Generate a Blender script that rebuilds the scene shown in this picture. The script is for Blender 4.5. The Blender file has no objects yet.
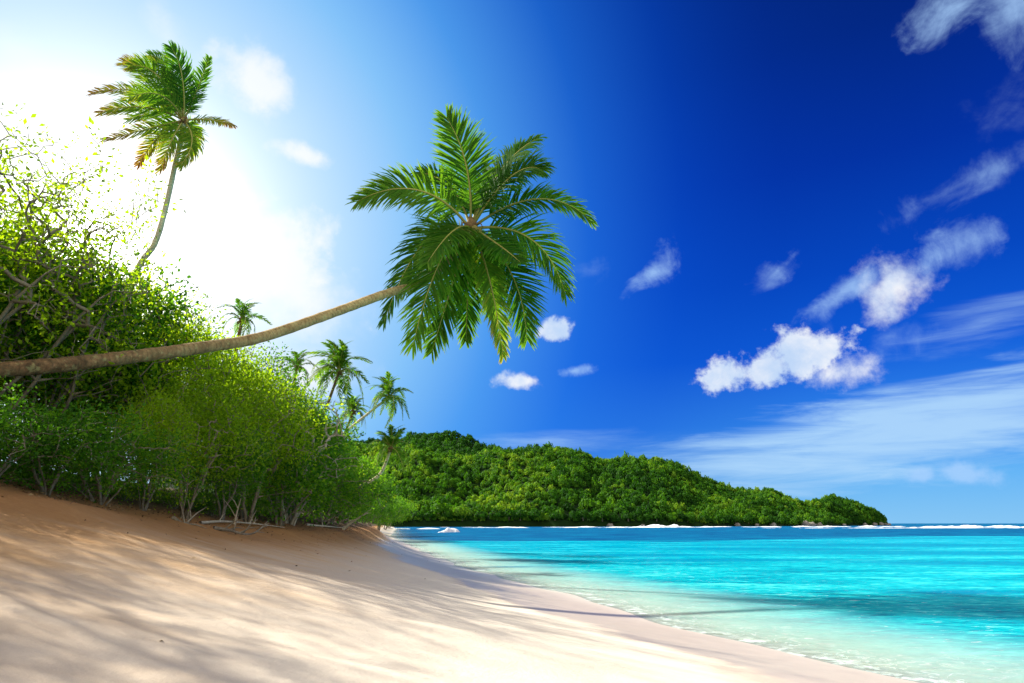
import bpy, math, random
import numpy as np
from mathutils import Vector

SC = bpy.context.scene
COL = SC.collection
R = math.radians
rng = np.random.default_rng(7)

# ------------------------------------------------------------------ camera
FPX = 683.0
HORIZON = 523.4
TILT = math.atan((HORIZON - 341.5) / FPX)
CAM_Z = 2.4
CA, SA = math.cos(TILT), math.sin(TILT)


def ray(px, py):
    xc = (px - 512.0) / FPX
    yc = (341.5 - py) / FPX
    return Vector((xc, CA - yc * SA, SA + yc * CA))


def P(px, py, d):
    """Point seen at pixel (px, py) of the photograph, d metres deep."""
    return Vector((0, 0, CAM_Z)) + ray(px, py) * d


def on_level(px, py, z):
    r = ray(px, py)
    return Vector((0, 0, CAM_Z)) + r * ((z - CAM_Z) / r.z)


cam_data = bpy.data.cameras.new("camera")
cam = bpy.data.objects.new("camera", cam_data)
COL.objects.link(cam)
cam_data.sensor_width = 36.0
cam_data.lens = 36.0 * FPX / 1024.0
cam_data.clip_start = 0.1
cam_data.clip_end = 90000.0
cam.location = (0, 0, CAM_Z)
cam.rotation_euler = (math.pi / 2 + TILT, 0, 0)
SC.camera = cam

EXPO = 1.05
vs = SC.view_settings
vs.view_transform = 'Standard'
vs.look = 'None'
vs.exposure = EXPO
vs.gamma = 1.0
vs.use_curve_mapping = False
SC.render.resolution_x, SC.render.resolution_y = 1024, 683
SC.cycles.use_denoising = True
SC.cycles.max_bounces = 8
SC.cycles.diffuse_bounces = 3
SC.cycles.glossy_bounces = 2
SC.cycles.transmission_bounces = 4
SC.cycles.transparent_max_bounces = 8
SC.cycles.caustics_reflective = False
SC.cycles.caustics_refractive = False


# ------------------------------------------------------------------ helpers
def lin(r, g, b):
    out = []
    for c in (r, g, b):
        c /= 255.0
        out.append(c / 12.92 if c <= 0.04045 else ((c + 0.055) / 1.055) ** 2.4)
    return tuple(out)


def noise2(x, y, seed=0):
    """Vectorised value noise, -1..1."""
    x = np.asarray(x, float); y = np.asarray(y, float)
    xi = np.floor(x); yi = np.floor(y)
    xf = x - xi; yf = y - yi

    def h(a, b):
        v = np.sin(a * 127.1 + b * 311.7 + seed * 74.7) * 43758.5453
        return (v - np.floor(v)) * 2 - 1
    u = xf * xf * (3 - 2 * xf); v = yf * yf * (3 - 2 * yf)
    return (h(xi, yi) * (1 - u) + h(xi + 1, yi) * u) * (1 - v) + (h(xi, yi + 1) * (1 - u) + h(xi + 1, yi + 1) * u) * v


def fbm2(x, y, octv=4, seed=0):
    s = 0; a = 1.0; t = 0
    for k in range(octv):
        s = s + a * noise2(np.asarray(x) * 2 ** k, np.asarray(y) * 2 ** k, seed + k * 3)
        t += a; a *= 0.5
    return s / t


def smooth(a, b, x):
    t = np.clip((x - a) / (b - a), 0, 1)
    return t * t * (3 - 2 * t)


class Geo:
    """Collects quads with one float attribute 'tint' and builds ONE mesh."""

    def __init__(self):
        self.v = []; self.q = []; self.t = []; self.n = 0

    def add(self, verts, quads, tint=0.5):
        verts = np.asarray(verts, float).reshape(-1, 3)
        quads = np.asarray(quads, int).reshape(-1, 4)
        self.v.append(verts); self.q.append(quads + self.n)
        t = np.full(len(verts), tint, float) if np.isscalar(tint) else np.asarray(tint, float)
        self.t.append(t); self.n += len(verts)

    def tube(self, pts, rad, sides=8, tint=0.5, cap=True):
        pts = np.asarray([tuple(p) for p in pts], float); rad = np.asarray(rad, float)
        n = len(pts)
        T = np.gradient(pts, axis=0)
        T /= np.linalg.norm(T, axis=1)[:, None] + 1e-9
        ref = np.array([0.0, 0, 1]) if abs(T[0][2]) < 0.9 else np.array([1.0, 0, 0])
        A = np.cross(T, ref); A /= np.linalg.norm(A, axis=1)[:, None] + 1e-9
        B = np.cross(A, T)
        ang = np.arange(sides) * 2 * math.pi / sides
        V = pts[:, None, :] + rad[:, None, None] * (np.cos(ang)[None, :, None] * A[:, None, :] + np.sin(ang)[None, :, None] * B[:, None, :])
        V = V.reshape(-1, 3)
        i = np.arange(n - 1)[:, None] * sides; j = np.arange(sides)[None, :]; j2 = (j + 1) % sides
        Q = np.stack([i + j, i + j2, i + sides + j2, i + sides + j], -1).reshape(-1, 4)
        tt = tint if np.isscalar(tint) else np.repeat(np.asarray(tint), sides)
        self.add(V, Q, tt)

    def build(self, name, mat, parent=None, smooth_shade=False, loc=None):
        v = np.concatenate(self.v); q = np.concatenate(self.q); t = np.concatenate(self.t)
        if loc is not None:
            v = v - np.asarray(tuple(loc))
        me = bpy.data.meshes.new(name)
        me.vertices.add(len(v)); me.vertices.foreach_set("co", v.ravel())
        me.loops.add(q.size); me.loops.foreach_set("vertex_index", q.ravel().astype(np.int32))
        me.polygons.add(len(q))
        me.polygons.foreach_set("loop_start", np.arange(0, q.size, 4, dtype=np.int32))
        me.update(calc_edges=True)
        if smooth_shade:
            me.polygons.foreach_set("use_smooth", np.ones(len(q), bool))
        at = me.attributes.new("tint", 'FLOAT', 'POINT')
        at.data.foreach_set("value", t.astype(np.float32))
        me.materials.append(mat)
        o = bpy.data.objects.new(name, me)
        COL.objects.link(o)
        if parent is not None:
            o.parent = parent
        return o


def grid_mesh(name, X, Y, Z, mat, attrs=None):
    n, m = X.shape
    v = np.stack([X, Y, Z], -1).reshape(-1, 3)
    i = np.arange(n - 1)[:, None] * m; j = np.arange(m - 1)[None, :]
    q = np.stack([i + j, i + j + 1, i + m + j + 1, i + m + j], -1).reshape(-1, 4)
    g = Geo(); g.add(v, q, 0.5)
    o = g.build(name, mat, smooth_shade=True)
    for k, a in (attrs or {}).items():
        at = o.data.attributes.new(k, 'FLOAT', 'POINT')
        at.data.foreach_set("value", np.asarray(a).ravel().astype(np.float32))
    if o.data.polygons[len(o.data.polygons) // 2].normal.z < 0:
        o.data.flip_normals()
    return o


def thing(name, label, cat, loc=(0, 0, 0), rz=0.0, group=None):
    o = bpy.data.objects.new(name, None)
    COL.objects.link(o)
    o.empty_display_size = 0.3
    o.location = loc; o.rotation_euler = (0, 0, rz)
    tag(o, label, cat, group)
    return o


def tag(o, label, cat, group=None):
    o['label'] = label; o['category'] = cat
    if group:
        o['group'] = group


class NT:
    """Small node-tree helper."""

    def __init__(self, tree):
        self.t = tree; self.n = tree.nodes; self.l = tree.links

    def new(self, kind, **kw):
        nd = self.n.new(kind)
        for k, v in kw.items():
            setattr(nd, k, v)
        return nd

    def put(self, sock, v):
        if isinstance(v, bpy.types.NodeSocket):
            self.l.new(v, sock)
        else:
            if sock.type == 'RGBA' and len(v) == 3:
                v = (*v, 1.0)
            sock.default_value = v

    def math(self, op, a, b=None, c=None, clamp=False):
        nd = self.new('ShaderNodeMath', operation=op, use_clamp=clamp)
        self.put(nd.inputs[0], a)
        if b is not None: self.put(nd.inputs[1], b)
        if c is not None: self.put(nd.inputs[2], c)
        return nd.outputs[0]

    def vmath(self, op, a, b=None, out=0):
        nd = self.new('ShaderNodeVectorMath', operation=op)
        self.put(nd.inputs[0], a)
        if b is not None:
            if op == 'SCALE': self.put(nd.inputs[3], b)
            else: self.put(nd.inputs[1], b)
        return nd.outputs['Value'] if op in ('DOT_PRODUCT', 'LENGTH') else nd.outputs[0]

    def mix(self, f, a, b, blend='MIX', clampf=True):
        nd = self.new('ShaderNodeMix', data_type='RGBA', blend_type=blend, clamp_factor=clampf)
        self.put(nd.inputs[0], f); self.put(nd.inputs[6], a); self.put(nd.inputs[7], b)
        return nd.outputs[2]

    def step(self, x, a, b, lo=0.0, hi=1.0):
        nd = self.new('ShaderNodeMapRange', interpolation_type='SMOOTHSTEP')
        self.put(nd.inputs[0], x); self.put(nd.inputs[1], a); self.put(nd.inputs[2], b)
        self.put(nd.inputs[3], lo); self.put(nd.inputs[4], hi)
        return nd.outputs[0]

    def noise(self, vec, scale, detail=4.0, rough=0.55, dist=0.0):
        nd = self.new('ShaderNodeTexNoise')
        if vec is not None: self.put(nd.inputs['Vector'], vec)
        self.put(nd.inputs['Scale'], scale); self.put(nd.inputs['Detail'], detail)
        self.put(nd.inputs['Roughness'], rough); self.put(nd.inputs['Distortion'], dist)
        return nd.outputs[0]

    def ramp(self, f, stops, interp='LINEAR'):
        nd = self.new('ShaderNodeValToRGB')
        cr = nd.color_ramp; cr.interpolation = interp
        while len(cr.elements) < len(stops):
            cr.elements.new(0.5)
        for e, (p, c) in zip(cr.elements, stops):
            e.position = p; e.color = (*c, 1.0)
        self.put(nd.inputs[0], f)
        return nd.outputs[0]

    def attr(self, name):
        nd = self.new('ShaderNodeAttribute', attribute_name=name)
        return nd.outputs['Fac']

    def bump(self, h, strength, dist=1.0, normal=None):
        nd = self.new('ShaderNodeBump')
        self.put(nd.inputs['Strength'], strength); self.put(nd.inputs['Distance'], dist)
        self.put(nd.inputs['Height'], h)
        if normal is not None: self.put(nd.inputs['Normal'], normal)
        return nd.outputs[0]


def material(name):
    m = bpy.data.materials.new(name)
    m.use_nodes = True
    m.node_tree.nodes.clear()
    k = NT(m.node_tree)
    out = k.new('ShaderNodeOutputMaterial')
    return m, k, out


def principled(k, color, rough=0.6, spec=0.3, normal=None):
    b = k.new('ShaderNodeBsdfPrincipled')
    k.put(b.inputs['Base Color'], color); k.put(b.inputs['Roughness'], rough)
    k.put(b.inputs['Specular IOR Level'], spec)
    if normal is not None: k.put(b.inputs['Normal'], normal)
    return b.outputs[0]


# ------------------------------------------------------------------ sun and sky
SUN_AZ, SUN_EL = R(-65), R(37)
sun_dir = Vector((math.sin(SUN_AZ) * math.cos(SUN_EL), math.cos(SUN_AZ) * math.cos(SUN_EL), math.sin(SUN_EL)))
sl = bpy.data.lights.new("sun", 'SUN')
sl.energy = 5.0
sl.angle = R(0.9)
sl.color = (1.0, 0.94, 0.82)
so = bpy.data.objects.new("sun", sl)
COL.objects.link(so)
so.location = sun_dir * 60
so.rotation_euler = (-sun_dir).to_track_quat('-Z', 'Y').to_euler()

world = bpy.data.worlds.new("World")
SC.world = world
world.use_nodes = True
world.node_tree.nodes.clear()
k = NT(world.node_tree)
wout = k.new('ShaderNodeOutputWorld')
tc = k.new('ShaderNodeTexCoord')
D = k.vmath('NORMALIZE', tc.outputs['Generated'])
sky = k.new('ShaderNodeTexSky')
sky.sky_type = 'NISHITA'
sky.sun_disc = False
sky.sun_elevation = SUN_EL
sky.sun_rotation = SUN_AZ
sky.air_density = 1.0; sky.dust_density = 0.3; sky.ozone_density = 3.0
nish = k.vmath('SCALE', sky.outputs[0], 0.08)
ES = 2 ** EXPO


def L(r, g, b):
    return tuple(c / ES for c in lin(r, g, b))


sep = k.new('ShaderNodeSeparateXYZ'); k.put(sep.inputs[0], D)
zc = k.math('MAXIMUM', sep.outputs[2], 0.0)
ramp = k.ramp(zc, [(0.0, L(140, 200, 248)), (0.06, L(105, 180, 246)), (0.13, L(50, 130, 236)), (0.22, L(12, 86, 216)),
                   (0.32, L(2, 62, 190)), (0.45, L(0, 36, 158)), (0.58, L(0, 21, 122)), (0.70, L(2, 15, 96)), (1.0, L(2, 12, 80))])
base = k.mix(0.10, ramp, k.mix(1.0, nish, (0.06, 0.55, 1.0), 'MULTIPLY'))
# broad white glow painted into the sky, off the sun lamp's direction
gdir = ray(85, 245).normalized()
ca = k.math('MINIMUM', k.vmath('DOT_PRODUCT', D, tuple(gdir)), 1.0)
ang = k.math('MULTIPLY', k.math('ARCCOSINE', ca), 180 / math.pi)
gr = k.ramp(k.math('DIVIDE', ang, 53.0, clamp=True), [(0.0, L(255, 255, 252)), (0.12, L(250, 253, 255)), (0.22, L(216, 237, 255)), (0.34, L(180, 219, 254)), (0.46, L(132, 195, 250)),
                                                          (0.58, L(80, 160, 244)), (0.72, L(34, 114, 230)), (0.86, L(10, 78, 208)), (1.0, L(3, 56, 184))])
base = k.mix(k.step(ang, 22.0, 64.0, 1.0, 0.0), base, gr)
g1 = k.math('MULTIPLY', k.math('EXPONENT', k.math('DIVIDE', ang, -3.5)), 4.0)
base = k.mix(1.0, base, k.vmath('SCALE', (1.0, 0.99, 0.94), g1), 'ADD')
n_cum = k.noise(D, 10.0, 9.0, 0.58, 0.2)
n_fine = k.noise(D, 30.0, 8.0, 0.65, 0.2)
n_mixed = k.math('ADD', k.math('MULTIPLY', n_cum, 0.78), k.math('MULTIPLY', n_fine, 0.22))
st = k.new('ShaderNodeMapping'); k.put(st.inputs[0], D)
st.inputs['Rotation'].default_value = (0, R(-14), 0)
st.inputs['Scale'].default_value = (5.0, 5.0, 42.0)
n_str = k.noise(st.outputs[0], 1.0, 7.0, 0.62, 0.4)


wv = ray(800, 300).normalized(); wr_ = wv.cross(Vector((0, 0, 1))).normalized(); wu_ = wr_.cross(wv)
wa = R(32)
w_al = wr_ * math.cos(wa) + wu_ * math.sin(wa); w_ac = -wr_ * math.sin(wa) + wu_ * math.cos(wa)
cw = k.new('ShaderNodeCombineXYZ')
k.put(cw.inputs[0], k.vmath('DOT_PRODUCT', D, tuple(w_al * 10))); k.put(cw.inputs[1], k.vmath('DOT_PRODUCT', D, tuple(w_ac * 17)))
n_wisp = k.math('ADD', k.math('MULTIPLY', k.noise(cw.outputs[0], 1.0, 9.0, 0.62, 0.9), 0.75), k.math('MULTIPLY', n_fine, 0.25))
n_soft = k.math('ADD', k.math('MULTIPLY', k.noise(D, 15.0, 10.0, 0.60, 0.5), 0.55), k.math('MULTIPLY', n_wisp, 0.45))
n_bil = k.math('ADD', k.math('MULTIPLY', k.noise(D, 17.0, 10.0, 0.60, 0.1), 0.7), k.math('MULTIPLY', k.noise(D, 46.0, 6.0, 0.6, 0.0), 0.3))


def cloud(px, py, sx, sy, angle=0.0, n=n_mixed, kn=3.2, lo=0.15, hi=1.1):
    """A patch of cloud in the direction (px, py), sx by sy pixels wide/high (half sizes)."""
    c = ray(px, py).normalized()
    r0 = c.cross(Vector((0, 0, 1))).normalized(); u0 = r0.cross(c).normalized()
    a = R(angle)
    sc = c.dot(Vector((0, CA, SA)))
    r = (r0 * math.cos(a) + u0 * math.sin(a)) * (FPX / sx / sc); u = (-r0 * math.sin(a) + u0 * math.cos(a)) * (FPX / sy / sc)
    d = k.vmath('SUBTRACT', D, tuple(c))
    x = k.vmath('DOT_PRODUCT', d, tuple(r)); y = k.vmath('DOT_PRODUCT', d, tuple(u))
    q = k.math('SQRT', k.math('ADD', k.math('MULTIPLY', x, x), k.math('MULTIPLY', y, y)))
    m = k.math('SUBTRACT', 1.0, q)
    nn = k.math('MULTIPLY', k.math('SUBTRACT', n, 0.5), kn)
    return k.step(k.math('ADD', m, nn), lo, hi), m


def union(lst):
    o = lst[0]
    for s in lst[1:]:
        o = k.math('MAXIMUM', o, s)
    return o


B = dict(n=n_bil, kn=3.0, lo=0.12, hi=0.55)
thick = [cloud(728, 373, 40, 23, 6, **B), cloud(768, 366, 46, 28, 0, **B), cloud(806, 354, 50, 36, 10, **B), cloud(838, 373, 44, 22, 0, n=n_bil, kn=3.0, lo=0.05, hi=1.0),
         cloud(895, 285, 48, 38, 20, n=n_bil, kn=2.6, lo=0.1, hi=1.0),
         cloud(557, 331, 28, 15, 8, **B), cloud(520, 381, 34, 12, 0, n=n_bil, kn=2.6, lo=0.1, hi=0.7)]
W = dict(n=n_soft, kn=4.4, lo=0.22)
soft = [cloud(928, 266, 44, 22, 38, hi=1.3, **W), cloud(958, 248, 50, 32, 38, hi=1.5, **W), cloud(846, 291, 62, 17, 22, hi=1.5, **W), cloud(888, 336, 56, 28, 0, hi=2.2, **W),
        cloud(652, 274, 42, 20, 32, hi=1.35, **W), cloud(778, 271, 36, 22, 40, hi=1.6, **W), cloud(574, 371, 30, 10, 6, n=n_bil, kn=3.4, lo=0.2, hi=1.2),
        cloud(940, 8, 62, 46, 0, hi=1.4, **W), cloud(1016, 12, 46, 56, -20, hi=1.7, **W), cloud(975, 178, 92, 26, 14, hi=2.0, **W),
        cloud(920, 475, 24, 11, 0, n=n_bil, kn=3.0, lo=0.1, hi=1.0), cloud(968, 474, 38, 14, -6, n=n_bil, kn=3.0, lo=0.1, hi=0.9),
        cloud(590, 270, 30, 18, 10, hi=3.2, **W), cloud(1000, 110, 60, 40, 0, hi=3.6, **W)]
veil = [cloud(905, 432, 300, 50, 9, n_str, 1.9, -0.1, 0.85), cloud(1010, 400, 120, 40, 8, n_str, 1.8, 0.0, 1.2), cloud(980, 325, 110, 34, 12, n_str, 2.2, 0.1, 2.2),
        cloud(560, 440, 130, 14, 2, n_str, 1.8, 0.1, 1.8)]
left = [cloud(235, 250, 150, 74, -18, kn=2.6, lo=0.05, hi=0.6), cloud(10, 150, 150, 80, -30, kn=2.4, lo=0.1, hi=0.8), cloud(300, 300, 90, 60, 0, kn=2.2, lo=0.1, hi=1.1),
        cloud(305, 156, 40, 19, -8, kn=3.0, hi=0.9), cloud(252, 72, 46, 52, 60, kn=3.0, hi=1.0), cloud(155, 14, 44, 28, -40, kn=2.8, hi=2.0), cloud(310, 372, 70, 34, 0, kn=2.0, lo=0.0, hi=1.2),
        cloud(20, 50, 80, 40, -10, kn=2.4, hi=2.2)]
m_thick = union([c[0] for c in thick]); m_soft = union([c[0] for c in soft])
m_veil = union([c[0] for c in veil]); m_left = union([c[0] for c in left])
c_white = k.mix(k.step(n_mixed, 0.36, 0.62), L(196, 220, 250), L(252, 253, 255))
col = k.mix(k.math('MULTIPLY', m_veil, 0.88), base, L(178, 218, 253))
col = k.mix(k.math('MULTIPLY', m_soft, 0.75), col, L(170, 210, 255))
col = k.mix(k.math('MULTIPLY', m_thick, 0.95), col, c_white)
lw = k.vmath('SCALE', L(252, 254, 255), k.math('ADD', 1.0, k.math('MULTIPLY', g1, 0.8)))
col = k.mix(k.math('MULTIPLY', m_left, 0.85), col, lw)
# unseen bright cloud added behind the viewer as warm fill light
back = k.step(sep.outputs[1], 0.05, -0.45)
backn = k.step(k.noise(D, 3.0, 6.0, 0.6), 0.36, 0.56)
abv = k.step(sep.outputs[2], 0.0, 0.05)
col = k.mix(k.math('MULTIPLY', k.math('MULTIPLY', back, backn), abv), col, (0.98, 0.90, 0.78))
bg = k.new('ShaderNodeBackground')
k.put(bg.inputs[0], col); bg.inputs[1].default_value = 1.0
k.l.new(bg.outputs[0], wout.inputs[0])

# ------------------------------------------------------------------ shore geometry
w_pts = [on_level(px, py, 0.0) for px, py in ((940, 690), (715, 637), (610, 607), (535, 586), (470, 570), (425, 553), (390, 537))]
WY = np.array([-400, -120, -30, 0] + [p.y for p in w_pts] + [330, 520, 700], float)
WX = np.array([-160, -10, 7, 8.2] + [p.x for p in w_pts] + [-56, -92, -130], float)
e_spec = [(0, 489, 13.0), (90, 507, 16.0), (180, 520, 20.0), (250, 526, 26.0), (330, 530, 35.0), (358, 530, 46.0), (376, 528, 64.0)]
e_pts = [P(*s) for s in e_spec]
EY = np.array([-400, -40, 0, 6] + [p.y for p in e_pts] + [120, 330, 520, 700], float)
EX = np.array([-200, -16, -12.2, -11.4] + [p.x for p in e_pts] + [-26, -62, -98, -140], float)
EZ = np.array([3.2, 3.3, 3.35, 3.3] + [p.z for p in e_pts] + [1.4, 1.3, 1.2, 1.2], float)


def terrain(x, y):
    x = np.asarray(x, float); y = np.asarray(y, float)
    w = np.interp(y, WY, WX) + 0.16 * np.sin(y * 0.55 + 0.6) + 0.10 * np.sin(y * 1.3)
    e = np.minimum(np.interp(y, EY, EX), w - 2.0); ze = np.interp(y, EY, EZ)
    t = (w - x) / (w - e)
    tp = np.clip(t, 0, 1)
    z = ze * (0.30 * tp + 0.70 * tp ** 1.7)
    inland = np.maximum(e - x, 0)
    z = z + (0.32 * np.minimum(inland, 5) + 0.14 * np.clip(inland - 5, 0, 20)) * (t > 1)
    off = np.maximum(x - w, 0)
    z = np.where(t < 0, -0.055 * off - 0.02 * np.minimum(off, 1), z)
    z = np.maximum(z, -4.0)
    dry = smooth(0.12, 0.4, t)
    z = z + dry * (0.05 * fbm2(x * 0.35 + 3, y * 0.6, 4, 5) + 0.012 * fbm2(x * 2.2, y * 2.6, 3, 9))
    # one big tree-fallen step of sand along the scrub line
    z = z + 0.10 * np.exp(-((t - 0.93) / 0.045) ** 2) * (0.6 + 0.6 * noise2(x * 0.5, y * 0.5, 2))
    return z, w - x, t


def ground(x, y):
    return float(terrain(np.array([x]), np.array([y]))[0][0])


def axis(dense_lo, dense_hi, step, lo, hi, grow=1.12):
    a = list(np.arange(dense_lo, dense_hi, step))
    s = step
    x = dense_hi
    while x < hi:
        a.append(x); s *= grow; x += s
    a.append(hi)
    s = step; x = dense_lo; b = []
    while x > lo:
        s *= grow; x -= s; b.append(max(x, lo))
    return np.array(sorted(set(b + a)))


# sand --------------------------------------------------------------
m_sand, k, out = material("sand")
pos = k.new('ShaderNodeNewGeometry').outputs['Position']
shore = k.attr("shore"); upper = k.attr("upper")
nw = k.noise(pos, 0.35, 4.0, 0.5)
n2_ = k.noise(pos, 2.2, 6.0, 0.65)
wet_edge = k.math('ADD', shore, k.math('MULTIPLY', k.math('SUBTRACT', nw, 0.5), 2.2))
wet = k.step(k.math('ADD', wet_edge, k.math('MULTIPLY', k.math('SUBTRACT', n2_, 0.5), 1.1)), 2.7, 3.7, 1.0, 0.0)
damp = k.step(wet_edge, 3.0, 6.0, 1.0, 0.0)
st = k.new('ShaderNodeMapping'); k.put(st.inputs[0], pos); st.inputs['Scale'].default_value = (0.5, 1.4, 1.0)
n1 = k.noise(st.outputs[0], 1.1, 6.0, 0.6)
n2 = k.noise(pos, 9.0, 6.0, 0.7)
n3 = k.noise(pos, 160.0, 3.0, 0.7)
dry_c = k.ramp(k.math('ADD', k.math('MULTIPLY', n1, 0.7), k.math('MULTIPLY', n2, 0.3)), [(0.3, (0.66, 0.58, 0.47)), (0.7, (0.78, 0.71, 0.60))])
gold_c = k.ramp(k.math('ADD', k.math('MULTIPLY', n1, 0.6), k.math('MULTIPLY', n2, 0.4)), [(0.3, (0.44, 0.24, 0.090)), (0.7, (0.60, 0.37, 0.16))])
gold = k.step(k.math('ADD', upper, k.math('MULTIPLY', k.math('SUBTRACT', n1, 0.5), 0.35)), 0.38, 0.92)  # tan of the upper beach, also carrying its warm shade in the colour
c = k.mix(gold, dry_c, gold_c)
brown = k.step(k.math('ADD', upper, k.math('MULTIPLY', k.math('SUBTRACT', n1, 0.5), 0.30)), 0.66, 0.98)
c = k.mix(k.math('MULTIPLY', brown, 0.85), c, k.mix(n2, (0.26, 0.115, 0.038), (0.40, 0.20, 0.075)))  # browner by the scrub, shade there painted into the sand
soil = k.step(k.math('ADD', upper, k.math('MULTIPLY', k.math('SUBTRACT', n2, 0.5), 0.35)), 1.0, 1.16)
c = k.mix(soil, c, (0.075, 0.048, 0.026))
grains = k.ramp(n3, [(0.30, (0.86, 0.84, 0.82)), (0.55, (1.0, 1.0, 1.0)), (0.75, (1.05, 1.04, 1.02))])
c = k.mix(1.0, c, grains, 'MULTIPLY')
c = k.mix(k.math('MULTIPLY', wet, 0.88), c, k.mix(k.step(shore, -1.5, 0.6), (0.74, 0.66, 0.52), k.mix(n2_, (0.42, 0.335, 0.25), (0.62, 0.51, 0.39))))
vor = k.new('ShaderNodeTexVoronoi'); k.put(vor.inputs['Vector'], pos); vor.inputs['Scale'].default_value = 1.7
foot = k.step(vor.outputs['Distance'], 0.04, 0.22)
hgt = k.math('ADD', k.math('MULTIPLY', n2, 0.020), k.math('ADD', k.math('MULTIPLY', n3, 0.004), k.math('MULTIPLY', foot, 0.010)))
dryf = k.math('SUBTRACT', 1.0, damp)
bmp = k.bump(k.math('MULTIPLY', hgt, k.math('ADD', 0.06, k.math('MULTIPLY', dryf, 0.94))), 0.8, 1.0)
rgh = k.math('SUBTRACT', 0.95, k.math('MULTIPLY', wet, 0.62))
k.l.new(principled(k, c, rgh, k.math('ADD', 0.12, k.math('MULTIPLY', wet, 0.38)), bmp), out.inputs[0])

ax = axis(-14, 10.5, 0.16, -420, 150, 1.13)
ay = axis(2.5, 34, 0.16, -400, 620, 1.09)
X, Y = np.meshgrid(ax, ay)
Z, S, T = terrain(X, Y)
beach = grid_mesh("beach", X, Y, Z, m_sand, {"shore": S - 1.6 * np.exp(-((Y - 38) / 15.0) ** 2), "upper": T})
beach['kind'] = 'structure'

# sea ---------------------------------------------------------------
m_sea, k, out = material("sea_water")
geo = k.new('ShaderNodeNewGeometry'); pos = geo.outputs['Position']
depth = k.attr("depth"); deep = k.attr("deep")
sx = k.new('ShaderNodeSeparateXYZ'); k.put(sx.inputs[0], pos)
mp = k.new('ShaderNodeMapping'); k.put(mp.inputs[0], pos); mp.inputs['Scale'].default_value = (0.018, 0.06, 0.05)
n_big = k.noise(mp.outputs[0], 1.0, 6.0, 0.6, 0.5)
mp2 = k.new('ShaderNodeMapping'); k.put(mp2.inputs[0], pos); mp2.inputs['Scale'].default_value = (0.10, 0.40, 0.3)
n_mid = k.noise(mp2.outputs[0], 1.0, 6.0, 0.65, 0.6)
mp3 = k.new('ShaderNodeMapping'); k.put(mp3.inputs[0], pos); mp3.inputs['Scale'].default_value = (0.8, 2.0, 1.0)
mp3.inputs['Rotation'].default_value = (0, 0, R(24))
n_rip = k.noise(mp3.outputs[0], 1.0, 5.0, 0.62, 1.2)
n_rp2 = k.noise(mp3.outputs[0], 3.1, 4.0, 0.6, 0.8)
tsum = k.math('ADD', k.math('MULTIPLY', n_mid, 0.40), k.math('ADD', k.math('MULTIPLY', n_rip, 0.36), k.math('MULTIPLY', n_rp2, 0.24)))  # ripple lights and darks painted into the water colour
turq = k.ramp(k.math('ADD', k.math('MULTIPLY', k.math('SUBTRACT', tsum, 0.5), 2.9), 0.5),
              [(0.20, (0.0, 0.17, 0.26)), (0.40, (0.0, 0.29, 0.37)), (0.58, (0.004, 0.41, 0.46)), (0.80, (0.08, 0.60, 0.60))])
pale = (0.46, 0.70, 0.60)
far = k.attr("far")
mp4 = k.new('ShaderNodeMapping'); k.put(mp4.inputs[0], pos); mp4.inputs['Scale'].default_value = (0.030, 0.17, 0.1)
n_stk = k.noise(mp4.outputs[0], 1.0, 7.0, 0.66, 0.9)
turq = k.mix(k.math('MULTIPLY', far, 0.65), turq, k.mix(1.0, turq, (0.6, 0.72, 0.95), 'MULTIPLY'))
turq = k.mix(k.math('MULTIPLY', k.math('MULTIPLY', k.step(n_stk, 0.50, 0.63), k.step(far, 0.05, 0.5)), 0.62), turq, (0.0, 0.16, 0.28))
c = k.mix(k.step(depth, 0.02, 0.42), pale, turq)
# sea-grass and reef patches on the lagoon floor
def patch(px, py, rx, ry):
    q = on_level(px, py, 0)
    a = k.math('DIVIDE', k.math('SUBTRACT', sx.outputs[0], q.x), rx)
    b = k.math('DIVIDE', k.math('SUBTRACT', sx.outputs[1], q.y), ry)
    rr = k.math('SQRT', k.math('ADD', k.math('MULTIPLY', a, a), k.math('MULTIPLY', b, b)))
    return k.step(k.math('ADD', k.math('SUBTRACT', 1.0, rr), k.math('MULTIPLY', k.math('SUBTRACT', n_mid, 0.5), 2.4)), 0.0, 0.7)
pt = None
for a in ((960, 592, 4.0, 1.6), (950, 553, 22, 6.0), (1010, 563, 14, 4.0), (880, 545, 26, 10), (720, 560, 9, 3.0), (650, 555, 8, 4.0), (505, 567, 3.2, 1.3), (760, 549, 14, 7)):
    p1 = patch(*a)
    pt = p1 if pt is None else k.math('MAXIMUM', pt, p1)
c = k.mix(k.math('MULTIPLY', pt, 0.80), c, (0.0, 0.185, 0.32))
reef_n = k.math('ADD', k.math('MULTIPLY', k.math('SUBTRACT', n_big, 0.5), 1.9), k.math('MULTIPLY', k.math('SUBTRACT', n_mid, 0.5), 0.7))
reef = k.step(k.math('ADD', deep, reef_n), 0.42, 0.60)
deep_c = k.ramp(n_mid, [(0.30, (0.0, 0.026, 0.11)), (0.50, (0.0, 0.070, 0.20)), (0.68, (0.0, 0.17, 0.30))])
c = k.mix(k.math('MULTIPLY', reef, 0.95), c, deep_c)
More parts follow.
